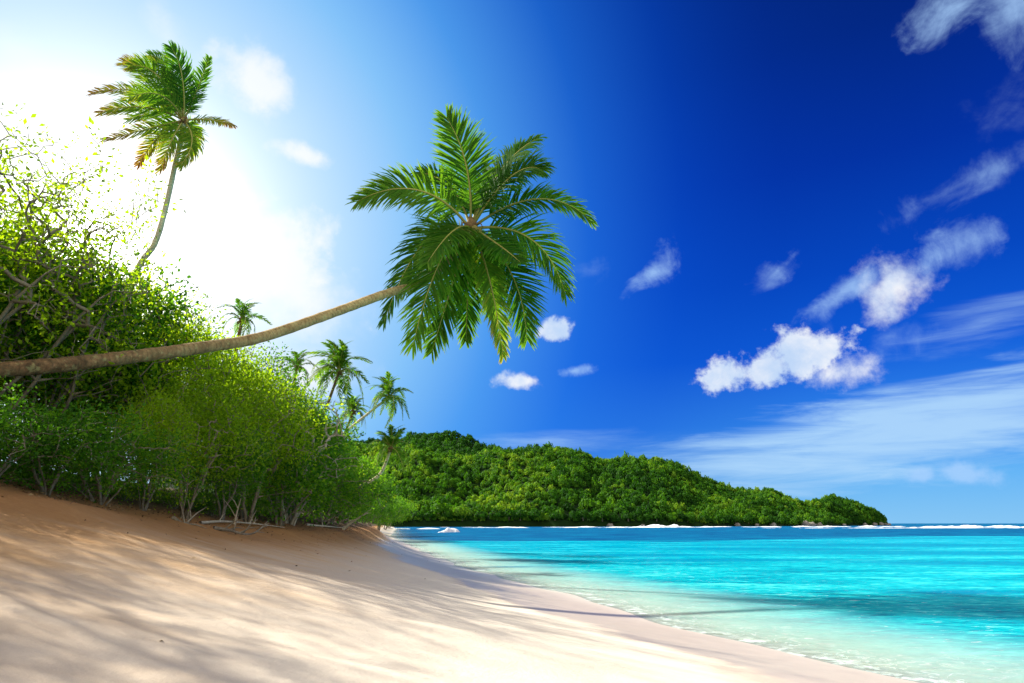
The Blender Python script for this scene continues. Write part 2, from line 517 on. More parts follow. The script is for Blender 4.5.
# swash and foam flecks along the edge; flecks also paint small glints
n_f = k.noise(pos, 2.6, 6.0, 0.7, 0.8)
n_f2 = k.noise(pos, 0.5, 3.0, 0.5)
edge = k.math('ADD', depth, k.math('MULTIPLY', k.math('SUBTRACT', n_f2, 0.5), 0.16))
line = k.math('MULTIPLY', k.step(edge, -0.01, 0.012), k.step(edge, 0.03, 0.065, 1.0, 0.0))
foam = k.math('MULTIPLY', k.math('MULTIPLY', line, k.step(n_f, 0.44, 0.62)), 0.75)
near = k.step(depth, 0.05, 1.2, 1.0, 0.0)
fleck_glint = k.math('MULTIPLY', k.math('MULTIPLY', near, k.step(depth, 0.03, 0.12)), k.step(k.noise(mp3.outputs[0], 2.6, 5.0, 0.7, 0.5), 0.60, 0.70))
lace_n = k.noise(pos, 1.9, 4.0, 0.55, 1.0)
lace = k.step(k.math('ABSOLUTE', k.math('SUBTRACT', lace_n, 0.5)), 0.004, 0.030, 1.0, 0.0)
lace = k.math('MULTIPLY', lace, k.math('MULTIPLY', k.step(depth, 0.0, 0.02), k.step(k.math('ADD', depth, k.math('MULTIPLY', k.math('SUBTRACT', n_f2, 0.5), 0.3)), 0.07, 0.20, 1.0, 0.0)))
foam = k.math('MAXIMUM', foam, k.math('MAXIMUM', k.math('MULTIPLY', lace, 0.55), k.math('MULTIPLY', fleck_glint, 0.8)))
c = k.mix(foam, c, (0.78, 0.80, 0.80))
mpw = k.new('ShaderNodeMapping'); k.put(mpw.inputs[0], pos); mpw.inputs['Scale'].default_value = (0.55, 1.1, 1.0)
mpw.inputs['Rotation'].default_value = (0, 0, R(20))
w1 = k.noise(mpw.outputs[0], 1.0, 3.0, 0.5, 0.4)
w2 = k.noise(mpw.outputs[0], 4.5, 3.0, 0.55, 0.3)
hw = k.math('ADD', k.math('MULTIPLY', w1, 0.20), k.math('MULTIPLY', w2, 0.050))
bmp = k.bump(hw, 0.9, 1.0)
df = k.new('ShaderNodeSubsurfaceScattering', falloff='BURLEY'); k.put(df.inputs['Color'], c); k.put(df.inputs['Normal'], bmp)
k.put(df.inputs['Radius'], (0.4, 1.0, 1.0)); k.put(df.inputs['Scale'], k.math('MULTIPLY', k.step(depth, 0.05, 0.8), 9.0))
df2 = k.new('ShaderNodeBsdfDiffuse'); k.put(df2.inputs['Color'], c); k.put(df2.inputs['Normal'], bmp)
dfm = k.new('ShaderNodeMixShader'); dfm.inputs[0].default_value = 0.28; k.l.new(df.outputs[0], dfm.inputs[1]); k.l.new(df2.outputs[0], dfm.inputs[2])
gb_ = k.new('ShaderNodeBsdfGlossy'); k.put(gb_.inputs['Roughness'], k.math('ADD', 0.10, k.math('MULTIPLY', reef, 0.25))); k.put(gb_.inputs['Normal'], bmp)
fr0 = k.new('ShaderNodeFresnel'); fr0.inputs[0].default_value = 1.33; k.put(fr0.inputs['Normal'], bmp)
bm = k.new('ShaderNodeMixShader'); k.put(bm.inputs[0], k.math('MULTIPLY', fr0.outputs[0], k.math('SUBTRACT', 0.15, k.math('MULTIPLY', reef, 0.09)))); k.l.new(dfm.outputs[0], bm.inputs[1]); k.l.new(gb_.outputs[0], bm.inputs[2])
body = bm.outputs[0]
tr = k.new('ShaderNodeBsdfTransparent'); k.put(tr.inputs[0], (0.92, 0.99, 0.98))
gl = k.new('ShaderNodeBsdfGlossy'); k.put(gl.inputs['Roughness'], 0.08); k.put(gl.inputs['Normal'], bmp)
fr = k.new('ShaderNodeFresnel'); fr.inputs[0].default_value = 1.33; k.put(fr.inputs['Normal'], bmp)
thin = k.new('ShaderNodeMixShader'); k.put(thin.inputs[0], k.math('MULTIPLY', fr.outputs[0], 0.4)); k.l.new(tr.outputs[0], thin.inputs[1]); k.l.new(gl.outputs[0], thin.inputs[2])
alpha = k.math('SUBTRACT', 1.0, k.math('EXPONENT', k.math('MULTIPLY', depth, -5.5)))
alpha = k.math('MAXIMUM', k.math('MAXIMUM', alpha, foam), 0.0)
ms = k.new('ShaderNodeMixShader'); k.put(ms.inputs[0], alpha); k.l.new(thin.outputs[0], ms.inputs[1]); k.l.new(body, ms.inputs[2])
k.l.new(ms.outputs[0], out.inputs[0])

ax = axis(-10, 40, 0.5, -40000, 60000, 1.10)
ay = axis(4, 60, 0.4, -6000, 70000, 1.09)
X, Y = np.meshgrid(ax, ay)
Z, S, T = terrain(X, Y)
bound = 80 + np.clip(X, 0, 300) * 0.45 + np.clip(-X - 4, 0, 100) * 1.2
DEEP = smooth(0.75, 1.5, Y / bound)
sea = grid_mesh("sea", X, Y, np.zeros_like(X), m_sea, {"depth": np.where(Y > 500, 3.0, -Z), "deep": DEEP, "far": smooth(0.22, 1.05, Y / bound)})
sea['kind'] = 'structure'

# ------------------------------------------------------------------ vegetation materials
def leaf_material(name, stops, trans=0.45, rough=0.5, spec=0.18, tsat=(1.75, 1.55, 0.5), jitter=0.34, refl=0.85):
    m, k, out = material(name)
    t = k.attr("tint")
    oi = k.new('ShaderNodeObjectInfo')
    f = k.math('ADD', t, k.math('MULTIPLY', k.math('SUBTRACT', oi.outputs['Random'], 0.5), jitter))
    c = k.ramp(f, stops)
    b = principled(k, k.mix(1.0, c, (refl, refl, refl), 'MULTIPLY'), rough, spec)
    tl = k.new('ShaderNodeBsdfTranslucent')
    k.put(tl.inputs[0], k.mix(1.0, c, tuple(tsat), 'MULTIPLY'))
    ms = k.new('ShaderNodeMixShader'); ms.inputs[0].default_value = trans
    k.l.new(b, ms.inputs[1]); k.l.new(tl.outputs[0], ms.inputs[2])
    k.l.new(ms.outputs[0], out.inputs[0])
    return m


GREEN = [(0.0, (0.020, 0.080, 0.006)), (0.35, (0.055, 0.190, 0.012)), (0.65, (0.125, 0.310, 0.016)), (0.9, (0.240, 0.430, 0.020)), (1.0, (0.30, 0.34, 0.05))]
BRIGHT = [(0.0, (0.095, 0.200, 0.006)), (0.35, (0.220, 0.380, 0.010)), (0.65, (0.320, 0.500, 0.014)), (1.0, (0.46, 0.60, 0.03))]  # yellow-green glow painted into the leaf colour
PALM = [(0.0, (0.014, 0.070, 0.010)), (0.4, (0.048, 0.165, 0.014)), (0.7, (0.140, 0.280, 0.020)), (0.86, (0.34, 0.35, 0.05)), (1.0, (0.28, 0.16, 0.06))]
FOREST = [(0.0, (0.005, 0.030, 0.003)), (0.4, (0.022, 0.105, 0.005)), (0.75, (0.068, 0.205, 0.008)), (1.0, (0.18, 0.33, 0.022))]
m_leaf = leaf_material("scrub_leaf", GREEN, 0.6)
m_leafb = leaf_material("glow_scrub_leaf", BRIGHT, 0.65)
m_palm = leaf_material("palm_leaf", PALM, 0.5, 0.6, 0.10, (2.0, 1.8, 0.6), 0.1, 0.75)
m_forest = leaf_material("forest_leaf", FOREST, 0.42, 0.7, 0.15)


def bark_material(name, c1, c2, scale, ring=0.0):
    m, k, out = material(name)
    tcn = k.new('ShaderNodeTexCoord'); pos = tcn.outputs['Object']
    n = k.noise(pos, scale, 6.0, 0.65)
    n2 = k.noise(pos, scale * 0.22, 3.0, 0.6)
    f = k.math('ADD', k.math('MULTIPLY', n, 0.55), k.math('MULTIPLY', n2, 0.45))
    c = k.ramp(f, [(0.34, c1), (0.62, c2)])
    h = n
    if ring:
        t = k.attr("tint")
        s = k.math('FRACT', k.math('ADD', k.math('MULTIPLY', t, ring), k.math('MULTIPLY', n2, 2.2)))
        rg = k.step(s, 0.0, 0.22)
        old = 0.0 if name.startswith('pale') else k.step(k.math('ADD', t, k.math('MULTIPLY', k.math('SUBTRACT', n2, 0.5), 0.5)), 0.7, 1.9, 1.0, 0.0)
        patch_ = k.ramp(k.noise(pos, 5.0, 6.0, 0.7), [(0.38, (0.035, 0.020, 0.012)), (0.56, (0.17, 0.085, 0.040)), (0.70, (0.34, 0.19, 0.10))])
        c = k.mix(k.math('MULTIPLY', old, 0.9), c, patch_)
        c = k.mix(k.math('MULTIPLY', k.math('SUBTRACT', 1.0, rg), 0.55), c, tuple(x * 0.45 for x in c1))
        h = k.math('ADD', k.math('MULTIPLY', n, 1.3), k.math('MULTIPLY', rg, 0.5))
        lich = k.step(k.noise(pos, scale * 0.5, 4.0, 0.6), 0.55, 0.66)
        c = k.mix(k.math('MULTIPLY', lich, 0.40), c, (0.40, 0.38, 0.16))
    k.l.new(principled(k, c, 0.85, 0.2, k.bump(h, 0.6, 0.03)), out.inputs[0])
    return m


m_bark = bark_material("scrub_bark", (0.09, 0.07, 0.05), (0.26, 0.22, 0.16), 14)
m_bare = bark_material("bare_wood", (0.20, 0.17, 0.13), (0.46, 0.40, 0.32), 14)
m_drift = bark_material("driftwood", (0.28, 0.22, 0.15), (0.60, 0.50, 0.36), 12)
m_ptrunk = bark_material("palm_bark", (0.22, 0.14, 0.055), (0.50, 0.38, 0.17), 9, 64)
m_ptrunk_pale = bark_material("pale_palm_bark", (0.38, 0.33, 0.20), (0.66, 0.60, 0.40), 9, 64)
m_rach = leaf_material("palm_stalk", [(0.0, (0.16, 0.17, 0.03)), (0.6, (0.36, 0.33, 0.08)), (1.0, (0.34, 0.22, 0.09))], 0.0, refl=1.0)
m_fibre = bark_material("palm_fibre", (0.06, 0.035, 0.015), (0.20, 0.12, 0.05), 18)
m_nut = bark_material("coconut_husk", (0.14, 0.13, 0.03), (0.30, 0.22, 0.07), 6)


# ------------------------------------------------------------------ shrubs and small trees
def leaf_quads(g, pos, dirs, ln, wd, tint, r):
    """Many folded kite-shaped leaves at once."""
    n = len(pos)
    a = dirs / (np.linalg.norm(dirs, axis=1)[:, None] + 1e-9)
    rnd = r.normal(size=(n, 3))
    s = np.cross(a, rnd); s /= np.linalg.norm(s, axis=1)[:, None] + 1e-9
    u = np.cross(s, a)
    ln = ln[:, None]; wd = wd[:, None]
    v0 = pos
    v1 = pos + a * ln * 0.5 + s * wd * 0.5 + u * wd * 0.18
    v2 = pos + a * ln - u * ln * 0.12
    v3 = pos + a * ln * 0.5 - s * wd * 0.5 + u * wd * 0.18
    V = np.stack([v0, v1, v2, v3], 1).reshape(-1, 3)
    Q = np.arange(n * 4).reshape(-1, 4)
    g.add(V, Q, np.repeat(tint, 4))


def grow_plant(seed, H, RX, stems, base_h, n_tw, lpt, leaf_l, tint0=0.42, lean=(0, 0), clump=0.42, shell=0.55, trunk_r=0.05, bare=0):
    """Branch skeleton grown towards points of a lumpy crown; returns wood and leaf geometry."""
    r = np.random.default_rng(seed)
    nodes = []; par = []
    ends = []
    for s in range(stems):
        a = 2 * math.pi * (s + r.uniform(-0.3, 0.3)) / stems
        p = np.array([math.cos(a) * 0.03, math.sin(a) * 0.03, -0.25])
        out_ = r.uniform(0.25, 0.6) * RX
        last = -1
        m = 7
        top = base_h + (H - base_h) * r.uniform(0.30, 0.55)
        bend = r.normal(0, 0.12, size=(m, 2)).cumsum(0) * H * 0.10
        for i in range(m):
            f = i / (m - 1)
            q = p + np.array([math.cos(a) * out_ * f ** 1.3 + lean[0] * f + bend[i, 0], math.sin(a) * out_ * f ** 1.3 + lean[1] * f + bend[i, 1], 0.25 * f + top * f])
            nodes.append(q); par.append(last); last = len(nodes) - 1
    # crown targets
    c = np.array([lean[0], lean[1], base_h + (H - base_h) * 0.5])
    tg = []
    ph = r.uniform(0, 6, 6)
    while len(tg) < n_tw:
        d = r.normal(size=3); d /= np.linalg.norm(d)
        lump = 1 + 0.20 * math.sin(3 * math.atan2(d[1], d[0]) + ph[0]) + 0.16 * math.sin(5 * d[2] + ph[1] + 2 * d[0]) + 0.14 * math.sin(7 * d[0] + ph[2]) * math.cos(6 * d[1] + ph[3])
        rad = r.uniform(shell, 1.0) ** 0.7 * lump
        if d[2] < -0.55 and r.uniform() < 0.5:
            continue
        tg.append(c + d * rad * np.array([RX, RX, (H - base_h) * 0.5]))
    tg = np.array(tg)
    tg = tg[tg[:, 2] > 0.15]
    order = np.argsort(np.linalg.norm(tg - c * np.array([1, 1, 0.6]), axis=1))
    tips = []
    for ti in order:
        t = tg[ti]
        N = np.array(nodes)
        dd = np.linalg.norm(N - t, axis=1) + 0.6 * np.maximum(N[:, 2] - t[2], 0)
        j = int(np.argmin(dd))
        p = nodes[j]
        L_ = np.linalg.norm(t - p)
        m = max(2, int(L_ / 0.4) + 1)
        sag = r.normal(0, 0.10, 3) * L_
        last = j
        for i in range(1, m + 1):
            f = i / m
            q = p * (1 - f) + t * f + sag * math.sin(math.pi * f) + np.array([0, 0, 0.10 * L_ * math.sin(math.pi * f)])
            nodes.append(q); par.append(last); last = len(nodes) - 1
        tips.append((last, t - p))
    n = len(nodes)
    cnt = np.zeros(n)
    for tI, _ in tips: cnt[tI] += 1
    for i in range(n - 1, -1, -1):
        if par[i] >= 0: cnt[par[i]] += cnt[i]
    rad = np.clip(0.007 * np.maximum(cnt, 1) ** 0.5, 0.006, trunk_r * 1.6)
    wood = Geo()
    N = np.array(nodes)
    for i in range(n):
        j = par[i]
        if j >= 0:
            wood.tube([N[j], N[i]], [rad[j] if par[j] >= 0 else rad[j] * 1.2, rad[i]], 5 if rad[i] > 0.014 else 4)
    leaves = Geo()
    for q, (tI, dv) in enumerate(tips):
        if bare and r.uniform() < bare:
            continue
        kk = int(lpt * r.uniform(0.6, 1.4))
        ct = tint0 + r.normal(0, 0.13)
        d = dv / (np.linalg.norm(dv) + 1e-6)
        off = r.normal(size=(kk, 3)) * clump * r.uniform(0.7, 1.2) * np.array([1, 1, 0.75])
        pos = N[tI] + off
        pos[:, 2] = np.maximum(pos[:, 2], 0.03)
        dirs = off * 0.8 + r.normal(size=(kk, 3)) * 0.35 + d * 0.3 + np.array([0, 0, -0.05])
        ln = leaf_l * r.uniform(0.6, 1.25, kk)
        leaf_quads(leaves, pos, dirs, ln, ln * r.uniform(0.42, 0.62, kk), np.clip(ct + r.normal(0, 0.10, kk), 0, 0.97), r)
    return wood, leaves


PROTO = {}


def proto(key, wood_mat, leaf_mat, **kw):
    w, l = grow_plant(**kw)
    ow = w.build("trunk", wood_mat, smooth_shade=True)
    ol = l.build("crown", leaf_mat) if l.n else None
    PROTO[key] = (ow, ol, kw['H'])


proto("shrub_a", m_bark, m_leaf, seed=1, H=3.0, RX=1.9, stems=6, base_h=0.15, n_tw=190, lpt=34, leaf_l=0.14, clump=0.25, tint0=0.40, shell=0.35)
proto("shrub_b", m_bark, m_leaf, seed=2, H=2.6, RX=2.1, stems=7, base_h=0.10, n_tw=190, lpt=34, leaf_l=0.11, clump=0.25, tint0=0.46, shell=0.35)
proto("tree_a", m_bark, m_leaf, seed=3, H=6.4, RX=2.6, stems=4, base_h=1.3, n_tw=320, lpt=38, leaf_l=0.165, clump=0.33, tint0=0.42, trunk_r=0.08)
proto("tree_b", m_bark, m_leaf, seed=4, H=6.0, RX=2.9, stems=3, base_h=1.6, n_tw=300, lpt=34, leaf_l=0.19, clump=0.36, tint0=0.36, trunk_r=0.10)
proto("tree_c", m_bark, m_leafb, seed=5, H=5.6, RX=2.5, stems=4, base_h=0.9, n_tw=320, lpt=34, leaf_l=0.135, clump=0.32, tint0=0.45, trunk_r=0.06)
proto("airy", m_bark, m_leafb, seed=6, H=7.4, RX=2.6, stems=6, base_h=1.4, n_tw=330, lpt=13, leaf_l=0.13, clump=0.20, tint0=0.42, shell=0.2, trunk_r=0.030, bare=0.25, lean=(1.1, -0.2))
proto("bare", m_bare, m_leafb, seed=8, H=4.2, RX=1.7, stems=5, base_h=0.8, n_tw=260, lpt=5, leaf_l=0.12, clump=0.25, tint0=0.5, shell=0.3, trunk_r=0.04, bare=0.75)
used = set()
KIND = {"shrub_a": ("shrub", "shrub"), "shrub_b": ("shrub", "shrub"), "tree_a": ("broadleaf_tree", "tree"), "tree_b": ("broadleaf_tree", "tree"),
        "tree_c": ("broadleaf_tree", "tree"), "airy": ("slender_tree", "tree"), "bare": ("bare_shrub", "shrub")}


def place(key, x, y, h, rz, label, group, wide=1.0):
    name, cat = KIND[key]
    ow, ol, H0 = PROTO[key]
    t = thing(name, label, cat, (x, y, ground(x, y)), rz, group)
    s = h / H0
    t.scale = (s * wide, s * wide, s)
    for src in (ow, ol):
        if src is None: continue
        if src.name in used:
            o = src.copy(); COL.objects.link(o)
        else:
            o = src; used.add(src.name)
        o.parent = t
    return t


def place_px(key, px, topy, d, rz, label, group, wide=1.0):
    """Stand the plant d metres deep in the direction px, as tall as the skyline there."""
    top = P(px, topy, d)
    h = top.z - ground(top.x, top.y)
    return place(key, top.x, top.y, h, rz, label, group, wide)


GF, GB = "scrub along the top of the beach", "trees rising behind the beach scrub"
rr = random.Random(5)
front = [
    ("shrub_a", -60, 385, 12.6, 1.2, "dark shrub at the left picture edge under the leaning palm trunk"),
    ("shrub_b", 5, 398, 14.0, 1.1, "low dark green shrub on the sand bank at the far left"),
    ("shrub_a", 62, 405, 15.6, 1.1, "second shrub from the left at the foot of the sand bank"),
    ("shrub_b", 112, 420, 17.6, 1.15, "shaded shrub below the middle of the leaning trunk"),
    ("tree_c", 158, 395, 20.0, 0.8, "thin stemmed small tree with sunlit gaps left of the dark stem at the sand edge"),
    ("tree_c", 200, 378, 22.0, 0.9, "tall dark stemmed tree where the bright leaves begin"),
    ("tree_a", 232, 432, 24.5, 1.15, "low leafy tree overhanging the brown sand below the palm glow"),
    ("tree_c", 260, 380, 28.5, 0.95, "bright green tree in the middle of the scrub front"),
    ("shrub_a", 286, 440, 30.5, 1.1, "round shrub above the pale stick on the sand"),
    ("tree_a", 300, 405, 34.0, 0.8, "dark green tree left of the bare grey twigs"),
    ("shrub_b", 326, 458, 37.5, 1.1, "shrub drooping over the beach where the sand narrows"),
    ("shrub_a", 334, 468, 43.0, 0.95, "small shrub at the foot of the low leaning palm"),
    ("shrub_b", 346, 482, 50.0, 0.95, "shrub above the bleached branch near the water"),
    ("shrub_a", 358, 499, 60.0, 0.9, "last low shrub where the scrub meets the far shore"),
]
for key, px, ty, d, wd, lab in front:
    place_px(key, px, ty, d, rr.uniform(0, 6.28), lab, GF, wd)
back = [
    ("airy", -34, 128, 15.6, 1.0, "slender tree half cut by the left picture edge, tallest of the scrub"),
    ("airy", 22, 160, 17.2, 1.0, "sparse pale leaved tree with thin stems against the white sky"),
    ("airy", 78, 198, 19.0, 0.9, "thin twiggy tree leaning out below the windblown palm"),
    ("tree_a", -30, 215, 16.8, 0.9, "leafy tree filling the left edge above the palm trunk"),
    ("tree_c", 28, 232, 18.4, 0.9, "light green tree under the sparse one at the left"),
    ("tree_b", 84, 258, 20.2, 0.9, "broad tree above the lying trunk, left of the curved palm stem"),
    ("tree_c", 132, 282, 22.0, 0.9, "yellow green tree at the foot of the curved palm stem"),
    ("tree_c", 172, 306, 23.5, 0.9, "tree whose top slopes down towards the white glow"),
    ("tree_c", 206, 336, 25.0, 0.9, "brightest green tree beneath the white glow"),
    ("tree_c", 240, 350, 28.0, 0.95, "sunlit yellow green tree below the rising palm trunk"),
    ("tree_a", 268, 368, 31.5, 0.95, "rounded tree left of the distant palms"),
    ("bare", 300, 392, 33.0, 1.1, "grey leafless twiggy shrub in front of the distant palms"),
    ("tree_b", 300, 402, 37.0, 0.9, "dark tree at the base of the large distant palm"),
    ("tree_a", 326, 430, 44.0, 0.9, "tree below the trunk of the dark leaning palm"),
    ("tree_c", 334, 452, 52.0, 0.85, "light tree between the two low palms"),
    ("tree_b", 346, 472, 62.0, 0.85, "small dark tree at the right end of the scrub"),
]
for key, px, ty, d, wd, lab in back:
    dd = d * 1.2 + 1.5 if px < 290 else d
    place_px(key, px, ty, dd, rr.uniform(-0.5, 0.5) if key == "airy" else rr.uniform(0, 6.28), lab, GB, wd)
# the inner rows that close the thicket
for i, (px, ty, d) in enumerate([(-70, 250, 22), (-5, 290, 24.5), (60, 310, 27), (118, 345, 29), (215, 395, 35), (262, 400, 40), (285, 420, 44), (312, 440, 48), (322, 462, 58)]):
    place_px(("tree_b", "tree_a")[i % 2], px, ty, d, rr.uniform(0, 6.28), "dark leafy tree inside the thicket, mostly hidden by the rows in front", "hidden inner trees of the thicket", 1.15)
# more of the same wood where the bay bends away
for i, (px, ty, d) in enumerate([(372, 500, 82), (366, 486, 100), (378, 500, 125), (380, 494, 165), (386, 500, 220), (390, 498, 300), (360, 470, 140), (340, 455, 100)]):
    place_px(("tree_a", "tree_b")[i % 2], px, ty, d, rr.uniform(0, 6.28), "dark tree on the bend of the bay beyond the end of the scrub", "trees round the bend of the bay", 1.4)


# ------------------------------------------------------------------ palms
def bez(p0, p1, p2, p3, t):
    a = 1 - t
    return p0 * (a ** 3) + p1 * (3 * a * a * t) + p2 * (3 * a * t * t) + p3 * (t ** 3)


def frond_geo(p0, mid, tip, L_leaf=0.8, n=46, face=None, facing=0.0, droop=0.35, wind=None, seed=0, tint0=0.42, yellow=0.15, vee=0.25, width=0.05, stalk=0.028, fray=0.06):
    """One feather frond along a curve p0 - mid - tip; returns leaflets and stalk geometry."""
    r = random.Random(seed)
    p0, mid, tip = Vector(p0), Vector(mid), Vector(tip)
    c = mid * 2 - (p0 + tip) * 0.5
    c1 = p0 + (c - p0) * (2 / 3); c2 = tip + (c - tip) * (2 / 3)
    leaf, st = Geo(), Geo()
    m = 18
    pts = [bez(p0, c1, c2, tip, i / m) for i in range(m + 1)]
    st.tube(pts, [stalk * (1.5 - 1.35 * i / m) for i in range(m + 1)], 6, [min(1, i / m * 0.7 + 0.1) for i in range(m + 1)])
    V, Q, TT = [], [], []
    wind = Vector(wind) if wind is not None else Vector((0, 0, 0))
    for i in range(n):
        t = 0.10 + 0.90 * (i + r.uniform(-0.2, 0.2)) / (n - 1)
        t = min(max(t, 0.0), 1.0)
        p = bez(p0, c1, c2, tip, t)
        T = (bez(p0, c1, c2, tip, min(t + 0.02, 1)) - bez(p0, c1, c2, tip, max(t - 0.02, 0))).normalized()
        up = Vector((0, 0, 1)) - T * T.z
        if up.length < 0.15: up = Vector((T.z, 0.3, 0)) * -1
        up.normalize()
        N = up
        if face is not None:
            N = (up * (1 - facing) + Vector(face) * facing); N = (N - T * N.dot(T)).normalized()
        S = T.cross(N).normalized()
        prof = min(1.0, 0.45 + t * 2.6) * (1 - 0.62 * max(0, (t - 0.45) / 0.55) ** 1.6)
        a = R(68 - 40 * t)
        for sgn in (-1, 1):
            if r.random() < fray: continue
            l = L_leaf * prof * r.uniform(0.80, 1.1) * (1 + 0.10 * math.sin(i * 0.8 + seed * 1.7 + 2 * sgn))
            aa = a + R(r.uniform(-11, 11) + 4 * math.sin(i * 0.55 + seed + sgn))
            v = vee + r.uniform(-0.15, 0.15)
            d = (T * math.cos(aa) + (S * sgn * math.cos(v) + N * math.sin(v)) * math.sin(aa)).normalized()
            q = p.copy()
            segs = 4
            base = len(V)
            w = width * r.uniform(0.8, 1.15)
            dr = droop * r.uniform(0.6, 1.5)
            tn = min(0.98, max(0.0, tint0 + r.gauss(0, 0.07) + yellow * t ** 2))
            for s in range(segs + 1):
                f = s / segs
                side = d.cross(N)
                if side.length < 1e-3: side = T.copy()
                side.normalize()
                ww = w * (0.55 + 1.3 * f) * (1 - f) ** 0.75 + 0.003 if f > 0 else w * 0.5
                V.append(q + side * ww * 0.5); V.append(q - side * ww * 0.5)
                e = tn + (0.25 * yellow + 0.12) * max(0, f - 0.6) / 0.4
                TT += [e, e]
                q = q + d * (l / segs)
                d = (d + Vector((0, 0, -1)) * dr * (0.35 + f) * 0.55 + wind * (0.3 + f) * 0.5).normalized()
            for s in range(segs):
                b = base + s * 2
                Q.append((b, b + 1, b + 3, b + 2))
    leaf.add([tuple(v) for v in V], Q, TT)
    return leaf, st


def trunk_curve(pts, n=40):
    """Smooth curve through points (Catmull-Rom)."""
    pts = [Vector(p) for p in pts]
    pts = [pts[0] * 2 - pts[1]] + pts + [pts[-1] * 2 - pts[-2]]
    out = []
    segs = len(pts) - 3
    per = max(2, n // segs)
    for i in range(segs):
        a, b, c, d = pts[i:i + 4]
        for j in range(per):
            t = j / per
            out.append(0.5 * ((2 * b) + (c - a) * t + (2 * a - 5 * b + 4 * c - d) * t * t + (3 * b - a - 3 * c + d) * t ** 3))
    out.append(pts[-2])
    return out


def palm_trunk(root, pts, r0, r1, flare=1.5, n=60, sides=14, seed=0, mat=None):
    c = trunk_curve(pts, n)
    m = len(c)
    r = random.Random(seed)
    rad = []
    ln = 0
    ts = []
    for i, p in enumerate(c):
        f = i / (m - 1)
        if i: ln += (p - c[i - 1]).length
        ts.append(ln / 11.0)
        rr_ = r0 * (1 - f) + r1 * f
        rr_ *= 1 + (flare - 1) * max(0, 1 - f * 7) ** 2
        rad.append(rr_ * (1 + r.uniform(-0.05, 0.05)))
    g = Geo()
    g.tube(c, rad, sides, ts)
    return g.build("trunk", mat or m_ptrunk, root, smooth_shade=True, loc=root.location)


def blob(g, c, r, seed=0, squash=(1, 1, 1), rough=0.15, nu=10, nv=7):
    rd = random.Random(seed)
    V, Q = [], []
    ph = [rd.uniform(0, 6) for _ in range(4)]
    for j in range(nv + 1):
        th = math.pi * (j + 0.02) / (nv + 0.04)
        for i in range(nu):
            a = 2 * math.pi * i / nu
            d = Vector((math.sin(th) * math.cos(a), math.sin(th) * math.sin(a), math.cos(th)))
            k_ = 1 + rough * (math.sin(3 * d.x + ph[0]) * math.cos(4 * d.y + ph[1]) + 0.6 * math.sin(7 * d.z + ph[2] + 3 * d.x))
            V.append((c[0] + d.x * r * squash[0] * k_, c[1] + d.y * r * squash[1] * k_, c[2] + d.z * r * squash[2] * k_))
    for j in range(nv):
        for i in range(nu):
            a = j * nu + i; b = j * nu + (i + 1) % nu
            Q.append((a, a + nu, b + nu, b))
    g.add(V, Q, 0.5)


def crown_core(root, c, r, nuts, seed, out_dir):
    g = Geo()
    blob(g, c, r, seed, (1, 1, 1.3), 0.25, 12, 9)
    rd = random.Random(seed)
    for i in range(10):
        a = rd.uniform(0, 6.28); d = Vector((math.cos(a), math.sin(a), rd.uniform(-0.9, 0.5))).normalized()
        q = Vector(c) + d * r * 0.7
        g.tube([q, q + d * r * 0.9, q + d * r * 1.5 + Vector((0, 0, -r * rd.uniform(0.4, 1.4)))], [r * 0.16, r * 0.10, r * 0.02], 5)
    g.build("crown_fibre", m_fibre, root, True, loc=root.location)
    for i in range(nuts):
        h = Geo()
        a = 6.28 * i / max(1, nuts) + rd.uniform(-0.3, 0.3)
        q = Vector(c) + Vector((math.cos(a) * r * 1.25, math.sin(a) * r * 1.25, -r * rd.uniform(0.5, 1.3)))
        blob(h, q, r * 0.55, seed + i, (0.85, 0.85, 1.1), 0.05)
        h.build("coconut", m_nut, root, True, loc=root.location)


def add_frond(root, leaf, st):
    f = leaf.build("frond", m_palm, root, loc=root.location)
    s = st.build("stalk", m_rach, f, True, loc=root.location)
    return f


# --- the great leaning palm
DP = 32.0
KP = DP / 20.0
gb = Vector((-19.5, 11.5, 0)); gb.z = ground(gb.x, gb.y) - 0.1
palm = thing("palm_tree", "large coconut palm whose trunk leans across from the left edge, crown against blue sky", "palm tree", tuple(gb))
tr_pts = [gb, P(-150, 394, 15.0), P(-60, 378, 16.2), P(0, 370, 17.0), P(60, 365, 18.1), P(130, 357, 19.9), P(205, 347, 22.4), P(262, 337, 24.6), P(330, 314, 27.4), P(385, 294, 29.7), P(425, 281, 31.2), P(458, 250, 31.95), P(468, 234, 32.0)]
palm_trunk(palm, tr_pts, 0.205, 0.185, 1.4, 170, 16, 3)
cc = P(471, 227, DP)
crown_core(palm, cc, 0.32, 6, 4, None)
back_cam = (Vector((0, 0, CAM_Z)) - cc).normalized()
